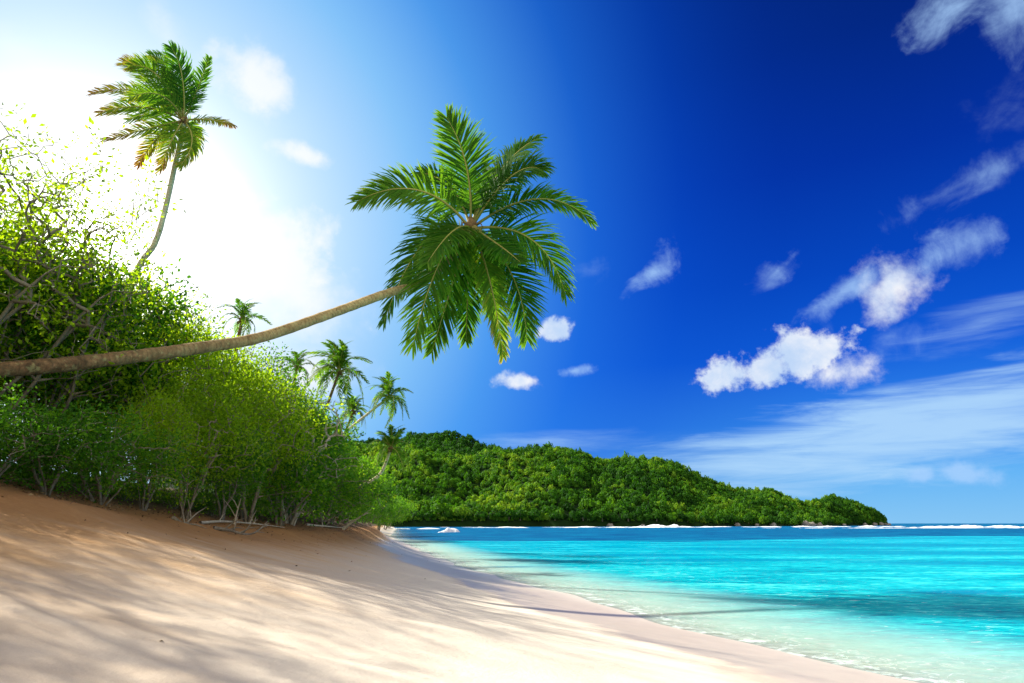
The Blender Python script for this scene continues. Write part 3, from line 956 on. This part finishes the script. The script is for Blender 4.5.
# mid pixel, mid depth offset, tip pixel, tip depth offset, leaflet length, facing, droop, tint, yellow
FR = [
    ((466, 165), 0.1, (447, 118), 0.2, 1.00, 0.80, 0.30, 0.48, 0.10),
    ((417, 190), -0.3, (358, 201), -0.2, 0.85, 0.70, 0.44, 0.54, 0.12),
    ((424, 243), -0.5, (384, 322), -0.8, 0.80, 0.62, 0.55, 0.40, 0.10),
    ((440, 262), -1.1, (413, 345), -1.6, 1.05, 0.75, 0.45, 0.46, 0.16),
    ((450, 292), -0.2, (432, 352), 0.0, 0.80, 0.75, 0.30, 0.38, 0.20),
    ((468, 285), 0.5, (466, 340), 0.8, 0.72, 0.80, 0.25, 0.42, 0.16),
    ((490, 282), -0.7, (503, 356), -0.9, 0.66, 0.70, 0.50, 0.60, 0.14),
    ((512, 275), 0.2, (527, 340), 0.3, 0.92, 0.85, 0.22, 0.40, 0.16),
    ((532, 240), -0.3, (565, 293), -0.4, 0.95, 0.60, 0.55, 0.32, 0.16),
    ((540, 199), 0.0, (592, 222), 0.2, 0.74, 0.55, 0.55, 0.34, 0.18),
    ((503, 168), 0.3, (538, 138), 0.6, 0.74, 0.50, 0.70, 0.36, 0.16),
    ((512, 176), -0.3, (542, 170), -0.5, 0.85, 0.55, 0.75, 0.32, 0.10),
    ((450, 188), 0.9, (420, 172), 1.5, 0.85, 0.60, 0.40, 0.40, 0.06),
    ((484, 190), 1.0, (497, 172), 1.8, 0.85, 0.60, 0.40, 0.42, 0.06),
    ((452, 232), -1.3, (428, 262), -2.4, 0.85, 0.55, 0.40, 0.42, 0.08),
    ((500, 246), -1.2, (520, 262), -2.2, 0.75, 0.55, 0.45, 0.36, 0.10),
    ((488, 262), 1.1, (492, 312), 1.9, 0.75, 0.60, 0.35, 0.34, 0.14),
    ((440, 250), 1.1, (405, 292), 1.8, 0.80, 0.60, 0.40, 0.38, 0.10),
]
for i, (mp_, md, tp_, td, ll, fc, dr, tn, ye) in enumerate(FR):
    mid = P(mp_[0], mp_[1], DP + md * KP); tip = P(tp_[0], tp_[1], DP + td * KP)
    start = cc + (mid - cc).normalized() * 0.26
    lf, stg = frond_geo(start, mid, tip, ll * 1.18 * KP, 108, back_cam, fc, dr, (-0.05, 0, 0), 100 + i, tn, ye, 0.15, 0.106, 0.048)
    add_frond(palm, lf, stg)

# --- the windblown palm
DW = 42.0
KW = DW / 27.0
wc = P(184, 120, DW)
b2 = P(112, 330, DW + 0.9)
wb = Vector((b2.x - 0.4, b2.y, ground(b2.x - 0.4, b2.y) - 0.1))
wp = thing("palm_tree", "tall thin windblown coconut palm, fronds swept left above the scrub", "palm tree", tuple(wb))
palm_trunk(wp, [wb, b2, P(138, 268, DW + 0.3), P(155, 243, DW + 0.1), P(166, 206, DW), P(175, 165, DW), P(182, 134, DW), wc], 0.20, 0.125, 1.4, 110, 12, 8, m_ptrunk_pale)
crown_core(wp, wc, 0.19, 4, 9, None)
bc = (Vector((0, 0, CAM_Z)) - wc).normalized()
FW = [
    ((140, 92), 0.0, (92, 93), 0.2, 0.75, 0.6, 0.10, 0.40, 0.55),
    ((142, 107), -0.4, (99, 113), -0.5, 0.80, 0.6, 0.15, 0.36, 0.45),
    ((148, 75), 0.3, (124, 62), 0.5, 0.85, 0.7, 0.05, 0.44, 0.45),
    ((158, 76), -0.2, (130, 66), -0.3, 0.80, 0.8, 0.05, 0.36, 0.35),
    ((172, 74), 0.2, (150, 55), 0.4, 0.80, 0.8, 0.05, 0.30, 0.08),
    ((182, 76), -0.3, (171, 47), -0.5, 0.75, 0.8, 0.05, 0.28, 0.05),
    ((198, 88), 0.3, (209, 58), 0.4, 0.50, 0.8, 0.10, 0.30, 0.08),
    ((212, 120), 0.0, (234, 126), 0.1, 0.46, 0.5, 0.45, 0.62, 0.40),
    ((152, 128), -0.2, (103, 140), 0.0, 0.66, 0.6, 0.18, 0.40, 0.60),
    ((158, 138), 0.3, (138, 165), 0.4, 0.62, 0.7, 0.35, 0.48, 0.55),
    ((172, 140), -0.5, (160, 170), -0.8, 0.62, 0.7, 0.40, 0.50, 0.40),
    ((192, 142), -0.5, (180, 166), -0.9, 0.62, 0.8, 0.30, 0.56, 0.10),
    ((160, 95), -0.8, (130, 98), -1.6, 0.85, 0.7, 0.10, 0.36, 0.25),
    ((165, 110), 0.8, (128, 120), 1.5, 0.80, 0.7, 0.12, 0.38, 0.30),
    ((178, 95), 0.9, (165, 70), 1.6, 0.85, 0.7, 0.05, 0.30, 0.10),
    ((192, 130), 0.4, (193, 152), 0.6, 0.58, 0.7, 0.20, 0.52, 0.15),
]
for i, (mp_, md, tp_, td, ll, fc, dr, tn, ye) in enumerate(FW):
    mid = P(mp_[0], mp_[1], DW + md * KW); tip = P(tp_[0], tp_[1], DW + td * KW)
    start = wc + (mid - wc).normalized() * 0.14
    lf, stg = frond_geo(start, mid, tip, ll * 1.1 * KW, 80, bc, fc, dr, (-0.85, 0.05, 0.05), 200 + i, tn + 0.14, ye * 0.85, 0.1, 0.085, 0.042)
    add_frond(wp, lf, stg)

# --- the smaller palms further along (fronds share three shapes)
FP = []
for i, (L_, up0, dn) in enumerate([(3.0, 0.75, 0.5), (3.3, 0.45, 1.5), (3.0, 0.1, 2.4)]):
    lf, stg = frond_geo((0.12, 0, 0.05), (L_ * 0.5, 0, up0 * L_ * 0.40), (L_ * 0.92, 0, up0 * L_ * 0.45 - dn * 0.8), 0.72, 40, None, 0, 0.5, None, 300 + i, 0.42 + 0.05 * i, 0.15, 0.1, 0.10, 0.035)
    f = lf.build("frond", m_palm); s = stg.build("stalk", m_rach, f, True)
    FP.append((f, s))
fp_used = set()


def small_palm(label, px, py, d, r_px, pts, mat, n=16, seed=0, wind=0.0, r0=0.15):
    rd = random.Random(seed)
    c = P(px, py, d)
    base = pts[0]
    root = thing("palm_tree", label, "palm tree", tuple(base), 0, "distant coconut palms above the scrub")
    palm_trunk(root, pts + [c], r0, r0 * 0.7, 1.4, 40, 9, seed, mat)
    crown_core(root, c, 0.2, 3, seed, None)
    sc = (r_px * d / FPX) / 2.75
    for i in range(n):
        el = (i + 0.5) / n
        kx = 0 if el < 0.3 else (1 if el < 0.65 else 2)
        src, ss = FP[kx]
        if kx in fp_used:
            f = src.copy(); COL.objects.link(f); s = ss.copy(); COL.objects.link(s); s.parent = f
        else:
            f = src; fp_used.add(kx)
        f.parent = root
        f.location = c - Vector(root.location)
        pitch = R(62 - 92 * el + rd.uniform(-10, 10))
        az = i * 2.39996 + rd.uniform(-0.3, 0.3)
        az = az + wind * math.sin(az)
        f.rotation_euler = (rd.uniform(-0.5, 0.5), -pitch, az)
        z = sc * rd.uniform(0.88, 1.1)
        f.scale = (z, z, z)
    return root


def gnd(px, d, dz=-0.1):
    q = P(px, 500, d)
    return Vector((q.x, q.y, ground(q.x, q.y) + dz))


small_palm("largest of the distant palms, bright green, upright above the scrub", 339, 372, 56, 33, [gnd(306, 56), P(312, 440, 56), P(326, 408, 56)], None, 26, 11, 0.3)
small_palm("dark green palm leaning right on a slanting trunk against the sky", 389, 397, 62, 24, [gnd(300, 62), P(322, 455, 62), P(337, 439, 62), P(365, 416, 62)], m_ptrunk_pale, 25, 12, 0.2)
small_palm("small dull palm between the two taller distant palms", 353, 412, 66, 18, [gnd(330, 66), P(340, 450, 66)], None, 22, 13)
small_palm("low palm with a pale leaning trunk in front of the wooded hill", 391, 449, 52, 24, [gnd(322, 52), P(339, 502, 52), P(360, 487, 52), P(380, 474, 52)], m_ptrunk_pale, 22, 14, 0.2)
small_palm("small ragged palm low down beside the pale leaning trunk", 354, 462, 50, 15, [gnd(338, 50), P(346, 485, 50)], None, 12, 15)
small_palm("faint palm top behind the grey leafless twigs", 297, 368, 60, 20, [gnd(280, 60), P(290, 410, 60)], None, 14, 16)
small_palm("yellow palm top showing over the leaning trunk in the glow", 242, 320, 46, 24, [gnd(228, 46), P(234, 370, 46)], None, 15, 17)

# scrub trees just left of the view, whose shade dapples the sand
for i, (x, y, h) in enumerate([(-14.2, 12.6, 7.6), (-13.2, 9.6, 7.4), (-15.4, 15.6, 8.0), (-16.0, 10.8, 9.0), (-13.2, 11.4, 9.6), (-13.6, 8.4, 8.8)]):
    place("airy", x, y, h, math.pi + i * 0.4, "slender leafy tree of the scrub just left of the view, dappling the near sand", "trees dappling the near sand", 0.9)
for i, (px, ty, d) in enumerate([(-10, 462, 15.5), (38, 466, 17), (85, 472, 18.5), (128, 480, 20.5), (176, 488, 22.8), (214, 492, 25), (246, 498, 28), (276, 502, 32)]):
    place_px(("shrub_b", "shrub_a")[i % 2], px, ty, d, i * 1.3, "low shaded undergrowth shrub between the stems of the scrub", "undergrowth between the stems", 1.9)

# ------------------------------------------------------------------ far hill and its wood
SKY = [(150, 452), (230, 445), (300, 441), (360, 441), (396, 442), (415, 443), (445, 446), (464, 449), (483, 450), (509, 450), (521, 450), (535, 446), (551, 446), (579, 450), (603, 459), (628, 457.5), (659, 457.5), (679, 463), (703, 477), (734, 489), (768, 490), (802, 506), (829, 495), (855, 504), (870, 510), (882, 522.8)]
SPX = np.array([s[0] for s in SKY], float); SPY = np.array([s[1] for s in SKY], float)


def hill_at(px, t):
    """Hill surface along the azimuth of px, t = 0 at the water and 1 on the ridge."""
    S_ = np.interp(px, [150, 375, 640, 800, 866, 882], [470, 480, 545, 640, 760, 820])
    Rg = S_ + np.interp(px, [150, 375, 445, 700, 800, 855, 882], [230, 210, 250, 190, 150, 90, 20]) + 24 * noise2(px * 0.021, 0 * px, 31)
    d = S_ + (Rg - S_) * t
    py = np.interp(px, SPX, SPY)
    up = SA + (341.5 - py) / FPX * CA
    Hr = np.maximum(CAM_Z + Rg * up - np.interp(px, [150, 620, 800, 874, 882], [6.5, 3.5, 3.5, 2.5, 0.5]), 0.3)
    prof = np.where(t <= 1, 0.04 * (t > 0) + 0.96 * np.clip(t, 0, 1) ** 0.95, np.maximum(1 - (t - 1) * 1.1, 0))
    x = (px - 512.0) / FPX * d
    y = d * (CA - (341.5 - py * 0 - 480) / FPX * SA)
    body = np.sin(np.clip(t, 0, 1) * math.pi)
    sp = fbm2(px * 0.022 + t * 1.3, t * 1.6 + px * 0.004, 4, 41)
    z = Hr * prof * (1 + 0.42 * body * sp) + body * 8 * fbm2(x * 0.03, y * 0.03, 3, 17)
    z = np.where(t <= 0, -1.0, np.maximum(z, 0.8))
    return x, y, z


m_hill, k, out = material("hill_soil")
pos = k.new('ShaderNodeNewGeometry').outputs['Position']
c = k.ramp(k.noise(pos, 0.08, 5.0, 0.6), [(0.35, (0.005, 0.016, 0.003)), (0.65, (0.010, 0.032, 0.005))])
k.l.new(principled(k, c, 0.95, 0.1), out.inputs[0])
pxs = np.arange(150, 883, 4.0); tt = np.concatenate([[-0.02, 0.0, 0.012], np.linspace(0.04, 1.0, 34), np.linspace(1.05, 1.9, 12)])
PXg, Tg = np.meshgrid(pxs, tt)
hx, hy, hz = hill_at(PXg, Tg)
hill = grid_mesh("hill", hx, hy, hz, m_hill)
hill['kind'] = 'structure'


def peak_at(px, t):
    """The higher summit behind the first ridge."""
    prof = np.interp(px, [300, 360, 396, 415, 445, 464, 483, 505, 540], [447, 438, 435, 431, 428.5, 432, 441, 449, 470])
    d = 760 + 170 * t
    up = SA + (341.5 - prof) / FPX * CA
    Hr = CAM_Z + 930 * up - 6
    x = (px - 512.0) / FPX * d
    y = d * 1.02
    z = Hr * (0.35 + 0.65 * np.clip(t, 0, 1) ** 0.8) * np.where(t > 1, 1 - (t - 1) * 0.8, 1) * (1 + 0.10 * np.sin(np.clip(t, 0, 1) * math.pi) * fbm2(px * 0.03, t * 2, 3, 77))
    return x, y, z


px2, t2 = np.meshgrid(np.arange(300, 541, 5.0), np.linspace(0, 1.7, 26))
qx, qy, qz = peak_at(px2, t2)
peak = grid_mesh("hill", qx, qy, qz, m_hill)
peak['kind'] = 'structure'


def crown_quads(r, n, size, flat=0.75):
    """Leaf clumps spread over a lumpy dome, unit radius."""
    d = r.normal(size=(n, 3)); d[:, 2] = np.abs(d[:, 2]) * 1.1 - 0.25
    d /= np.linalg.norm(d, axis=1)[:, None]
    ph = r.uniform(0, 6, 3)
    rad = 0.78 + 0.22 * np.sin(4 * d[:, 0] + ph[0]) * np.cos(4 * d[:, 1] + ph[1]) + r.uniform(-0.14, 0.1, n)
    c = d * rad[:, None] * np.array([1, 1, flat])
    nn = d + r.normal(size=(n, 3)) * 0.45; nn /= np.linalg.norm(nn, axis=1)[:, None]
    a = np.cross(nn, r.normal(size=(n, 3))); a /= np.linalg.norm(a, axis=1)[:, None]
    b = np.cross(nn, a)
    s = size * r.uniform(0.6, 1.3, n)[:, None]
    V = np.stack([c - a * s, c - b * s * 0.7 + nn * s * 0.2, c + a * s, c + b * s * 0.7 + nn * s * 0.2], 1)
    return V


r = np.random.default_rng(21)
shapes = [crown_quads(r, 130, 0.19, r.uniform(0.6, 1.1)) for _ in range(14)]
NT_ = 12500
ppx = r.uniform(330, 880, NT_ * 2); pt_ = r.uniform(0.0, 1.06, NT_ * 2)
keep = r.uniform(0, 1, NT_ * 2) < (0.45 + 0.55 * pt_)
ppx, pt_ = ppx[keep][:NT_], np.clip(pt_[keep][:NT_], 0.008, 2)
fx, fy, fz = hill_at(ppx, pt_)
size = (1.4 + 3.1 * r.uniform(0, 1, len(fx)) ** 2.8) * np.interp(ppx, [800, 885], [1.0, 0.65])
tone = np.clip(0.46 + 0.46 * fbm2(fx * 0.020, fy * 0.020, 3, 51) + r.normal(0, 0.17, len(fx)), 0.02, 0.97)
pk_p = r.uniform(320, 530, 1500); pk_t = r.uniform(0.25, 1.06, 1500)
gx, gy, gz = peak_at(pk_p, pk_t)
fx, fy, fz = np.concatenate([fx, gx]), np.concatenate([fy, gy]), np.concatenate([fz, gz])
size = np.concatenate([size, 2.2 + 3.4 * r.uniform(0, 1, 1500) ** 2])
tone = np.concatenate([tone, np.clip(0.14 + r.normal(0, 0.12, 1500), 0, 0.8)])  # summit crowns toned darker, its shadow painted into the leaves
Vs = []; Ts = []
for i in range(len(fx)):
    v = shapes[i % 14]
    a = r.uniform(0, 6.28); ca_, sa_ = math.cos(a), math.sin(a)
    s = size[i]
    vx = (v[..., 0] * ca_ - v[..., 1] * sa_) * s; vy = (v[..., 0] * sa_ + v[..., 1] * ca_) * s
    hgt_ = r.uniform(0.8, 2.0)
    Vs.append(np.stack([vx + fx[i], vy + fy[i], v[..., 2] * s * hgt_ + fz[i] + s * 0.45], -1).reshape(-1, 3))
    Ts.append(np.repeat(np.clip(tone[i] + r.normal(0, 0.06, len(v)), 0, 1), 4))
V = np.concatenate(Vs)
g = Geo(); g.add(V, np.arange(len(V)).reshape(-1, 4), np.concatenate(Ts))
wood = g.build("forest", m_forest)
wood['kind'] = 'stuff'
wood['label'] = "dense green tropical forest covering the far hill"

# single trees that stand out along the far shore
fg_wood = Geo(); fg_wood.tube([(0, 0, -0.5), (0.06, 0.02, 0.5), (0.02, 0.0, 1.0)], [0.10, 0.07, 0.04], 6)
fprot = []
for i in range(3):
    g = Geo(); v = crown_quads(np.random.default_rng(90 + i), 420, 0.13, 0.85)
    v = v * np.array([1, 1, 1]) + np.array([0, 0, 0.55])
    g.add(v.reshape(-1, 3), np.arange(v.shape[0] * 4).reshape(-1, 4), np.clip(0.42 + np.random.default_rng(i).normal(0, 0.10, v.shape[0]), 0, 1).repeat(4))
    fprot.append((g.build("crown", m_forest), fg_wood.build("trunk", m_bark)))
fg = Geo(); v = crown_quads(np.random.default_rng(99), 420, 0.13, 0.85) + np.array([0, 0, 0.55])
fg.add(v.reshape(-1, 3), np.arange(v.shape[0] * 4).reshape(-1, 4), np.clip(0.80 + np.random.default_rng(5).normal(0, 0.10, v.shape[0]), 0, 1).repeat(4))
fprot.append((fg.build("crown", m_forest), fg_wood.build("trunk", m_bark)))
fu = set()


def far_tree(kx, px, t, s, label, group, tall=1.0):
    x, y, z = hill_at(np.array([float(px)]), np.array([t]))
    root = thing("far_tree", label, "tree", (float(x[0]), float(y[0]), float(z[0])), rr.uniform(0, 6.28), group)
    root.scale = (s, s, s * tall)
    for src in fprot[kx]:
        if src.name in fu:
            o = src.copy(); COL.objects.link(o)
        else:
            o = src; fu.add(src.name)
        o.parent = root


far_tree(3, 440, 0.03, 9.0, "pale green round tree at the far shore, left one of the pale pair", "pale trees on the far shore")
far_tree(3, 462, 0.02, 8.0, "pale green round tree at the far shore, right one of the pale pair", "pale trees on the far shore")
for px in range(404, 868, 15):
    far_tree(rr.randrange(3), px + rr.uniform(-5, 5), 0.016, rr.uniform(4.0, 6.5) * (0.7 if px > 820 else 1), "dark rounded tree in the row at the water's edge below the far hill", "shore trees below the far hill")
far_tree(1, 829, 0.93, 3.6, "small tree sticking up on the last knoll of the headland", None)

# boulders on the far shore
m_rock, k, out = material("granite")
pos = k.new('ShaderNodeTexCoord').outputs['Object']
n = k.noise(pos, 3.0, 6.0, 0.65)
k.l.new(principled(k, k.ramp(n, [(0.35, (0.10, 0.09, 0.075)), (0.65, (0.36, 0.33, 0.28))]), 0.85, 0.2, k.bump(n, 0.6, 0.2)), out.inputs[0])
rg = Geo(); blob(rg, (0, 0, 0.25), 1.0, 5, (1.2, 0.9, 0.7), 0.22, 14, 10)
rock0 = rg.build("boulder", m_rock, smooth_shade=True)
first = True
for px, s in [(608, 2.2), (640, 1.6), (733, 2.6), (752, 2.2), (768, 2.8), (800, 4.2), (806, 3.4), (812, 3.0), (838, 2.2), (858, 2.6), (868, 3.2), (874, 3.6), (879, 3.2), (882, 2.6)]:
    o = rock0 if first else rock0.copy()
    if not first: COL.objects.link(o)
    first = False
    x, y, z = hill_at(np.array([float(px)]), np.array([0.004]))
    o.location = (float(x[0]), float(y[0]) - 2, 0.2); o.scale = (s, s, s * rr.uniform(0.8, 1.2)); o.rotation_euler = (0, 0, rr.uniform(0, 6))
    lab = "grey boulder at the very tip of the headland" if px > 865 else ("pale boulder in the rocky gap of the headland shore" if px > 795 else "grey boulder at the waterline below the wooded hill")
    tag(o, lab, "boulder", lab.replace("grey boulder", "boulders").replace("pale boulder", "boulders"))

# surf breaking on the reef ------------------------------------------
m_foam, k, out = material("foam")
pos = k.new('ShaderNodeNewGeometry').outputs['Position']
n = k.noise(pos, 0.5, 5.0, 0.7)
k.l.new(principled(k, k.ramp(n, [(0.32, (0.45, 0.62, 0.70)), (0.5, (0.82, 0.84, 0.85))]), 0.9, 0.2, k.bump(n, 0.8, 0.6)), out.inputs[0])
g = Geo()
for (x0, x1, dist, hgt_, wid) in [(386, 440, 300, 0.55, 9), (438, 460, 190, 0.9, 5), (440, 600, 440, 0.8, 9), (470, 640, 400, 0.45, 5), (560, 720, 470, 1.0, 10), (620, 712, 430, 1.7, 14),
                                  (700, 900, 500, 1.1, 12), (740, 800, 455, 1.5, 12), (845, 905, 520, 1.4, 12), (880, 1100, 430, 0.8, 10), (918, 965, 420, 2.0, 14), (960, 1020, 440, 2.4, 14), (760, 1100, 360, 0.45, 6)]:
    n = int((x1 - x0) * 1.6)
    u = np.linspace(0, 1, n)
    px = x0 + (x1 - x0) * u
    dd = dist + 10 * noise2(px * 0.035, px * 0 + dist, 3)
    env = np.sin(u * math.pi) ** 0.45 * (1.0 if dist == 190 else 0.85) * np.clip(0.42 + 1.25 * fbm2(px * 0.075, px * 0 + dist, 3, 8) + (0.5 if dist == 190 else 0), 0.02, 1.4)
    x = (px - 512) / FPX * dd
    y = dd * (CA + 0.27 * SA)
    prof = [(-0.5, -0.02), (-0.3, 0.55), (-0.12, 1.0), (0.15, 0.85), (0.6, 0.25), (1.0, -0.02)]
    V = []
    for (o_, h_) in prof:
        hgt_e = hgt_ * (0.6 if 430 < dist and x1 < 910 else 1.0)
        V.append(np.stack([x, y + o_ * wid * (0.4 + env), h_ * hgt_e * env * (1 + 0.25 * noise2(px * 0.6, px * 0 + o_ * 9, 6)) - 0.02], -1))
    V = np.array(V); m = len(prof)
    i = np.arange(m - 1)[:, None] * n; j = np.arange(n - 1)[None, :]
    g.add(V.reshape(-1, 3), np.stack([i + j, i + j + 1, i + n + j + 1, i + n + j], -1).reshape(-1, 4))
surf = g.build("surf", m_foam, smooth_shade=True)
surf['kind'] = 'stuff'
surf['label'] = "white surf breaking along the reef"


# ------------------------------------------------------------------ branches and litter on the sand
def branch(name, label, pts, r0, twigs, mat, seed):
    rd = random.Random(seed)
    c = trunk_curve(pts, 24)
    root = Vector(c[0])
    g = Geo()
    g.tube(c, [r0 * (1 - 0.8 * i / (len(c) - 1)) for i in range(len(c))], 7)
    for i in range(twigs):
        j = rd.randrange(len(c) // 4, len(c) - 2)
        p = c[j]; d = (c[j + 1] - c[j]).normalized()
        d = (d + Vector((rd.uniform(-1, 1), rd.uniform(-1, 1), rd.uniform(-0.3, 1))) * 0.9).normalized()
        l = rd.uniform(0.3, 0.9)
        g.tube([p, p + d * l * 0.5 + Vector((0, 0, 0.05)), p + d * l], [r0 * 0.45, r0 * 0.3, r0 * 0.08], 5)
    o = g.build(name, mat, smooth_shade=True, loc=root)
    o.location = root
    tag(o, label, "branch")
    return o


def G(px, d, dz=0.03):
    q = P(px, 525, d)
    return Vector((q.x, q.y, ground(q.x, q.y) + dz))


branch("dead_branch", "bleached bare branch reaching up from the scrub near the water", [G(343, 40), P(352, 522, 40), P(360, 517, 40), P(368, 512, 40)], 0.09, 3, m_drift, 1)
branch("dead_branch", "pale upright stick in front of the dark scrub", [G(234, 23.6), P(237, 512, 23.6), P(241, 498, 23.5)], 0.045, 2, m_drift, 2)
branch("dead_branch", "dark fallen branch lying on the brown sand below the scrub", [G(214, 19.5), P(228, 530, 19.8), G(252, 20.6, 0.15), P(268, 521, 22)], 0.06, 8, m_bark, 3)
branch("dead_branch", "pale fallen pole lying along the scrub line", [G(200, 20.6), G(226, 23.0, 0.10), G(262, 27, 0.08), G(285, 29, 0.03)], 0.05, 5, m_drift, 4)
branch("dead_branch", "short dark root sticking out of the sand bank", [G(172, 18.6), P(184, 524, 18.5), P(192, 518, 18.8)], 0.07, 5, m_bark, 5)
branch("dead_branch", "thin pale fallen branch by the end of the beach", [G(306, 33), G(328, 36, 0.1), G(346, 42, 0.05)], 0.06, 4, m_drift, 6)

m_lit, k, out = material("dry_leaf")
c = k.ramp(k.attr("tint"), [(0.0, (0.05, 0.03, 0.015)), (0.6, (0.18, 0.10, 0.05)), (1.0, (0.34, 0.24, 0.12))])
k.l.new(principled(k, c, 0.8, 0.2), out.inputs[0])
r = np.random.default_rng(33)
g = Geo()
n = 2600
yy = r.uniform(3, 70, n)
ee = np.interp(yy, EY, EX); ww = np.interp(yy, WY, WX)
off = r.exponential(0.9, n) - 1.2
far = r.uniform(0, 1, n) < 0.018
xx = np.where(far, ee + (ww - ee) * r.uniform(0, 0.75, n), ee + off)
zz = terrain(xx, yy)[0]
dirs = r.normal(size=(n, 3)); dirs[:, 2] *= 0.15
leaf_quads(g, np.stack([xx, yy, zz + 0.02], -1), dirs, r.uniform(0.04, 0.11, n), r.uniform(0.02, 0.05, n), r.uniform(0, 1, n), r)
lit = g.build("leaf_litter", m_lit)
lit['kind'] = 'stuff'
lit['label'] = "dry leaves scattered along the top of the beach"
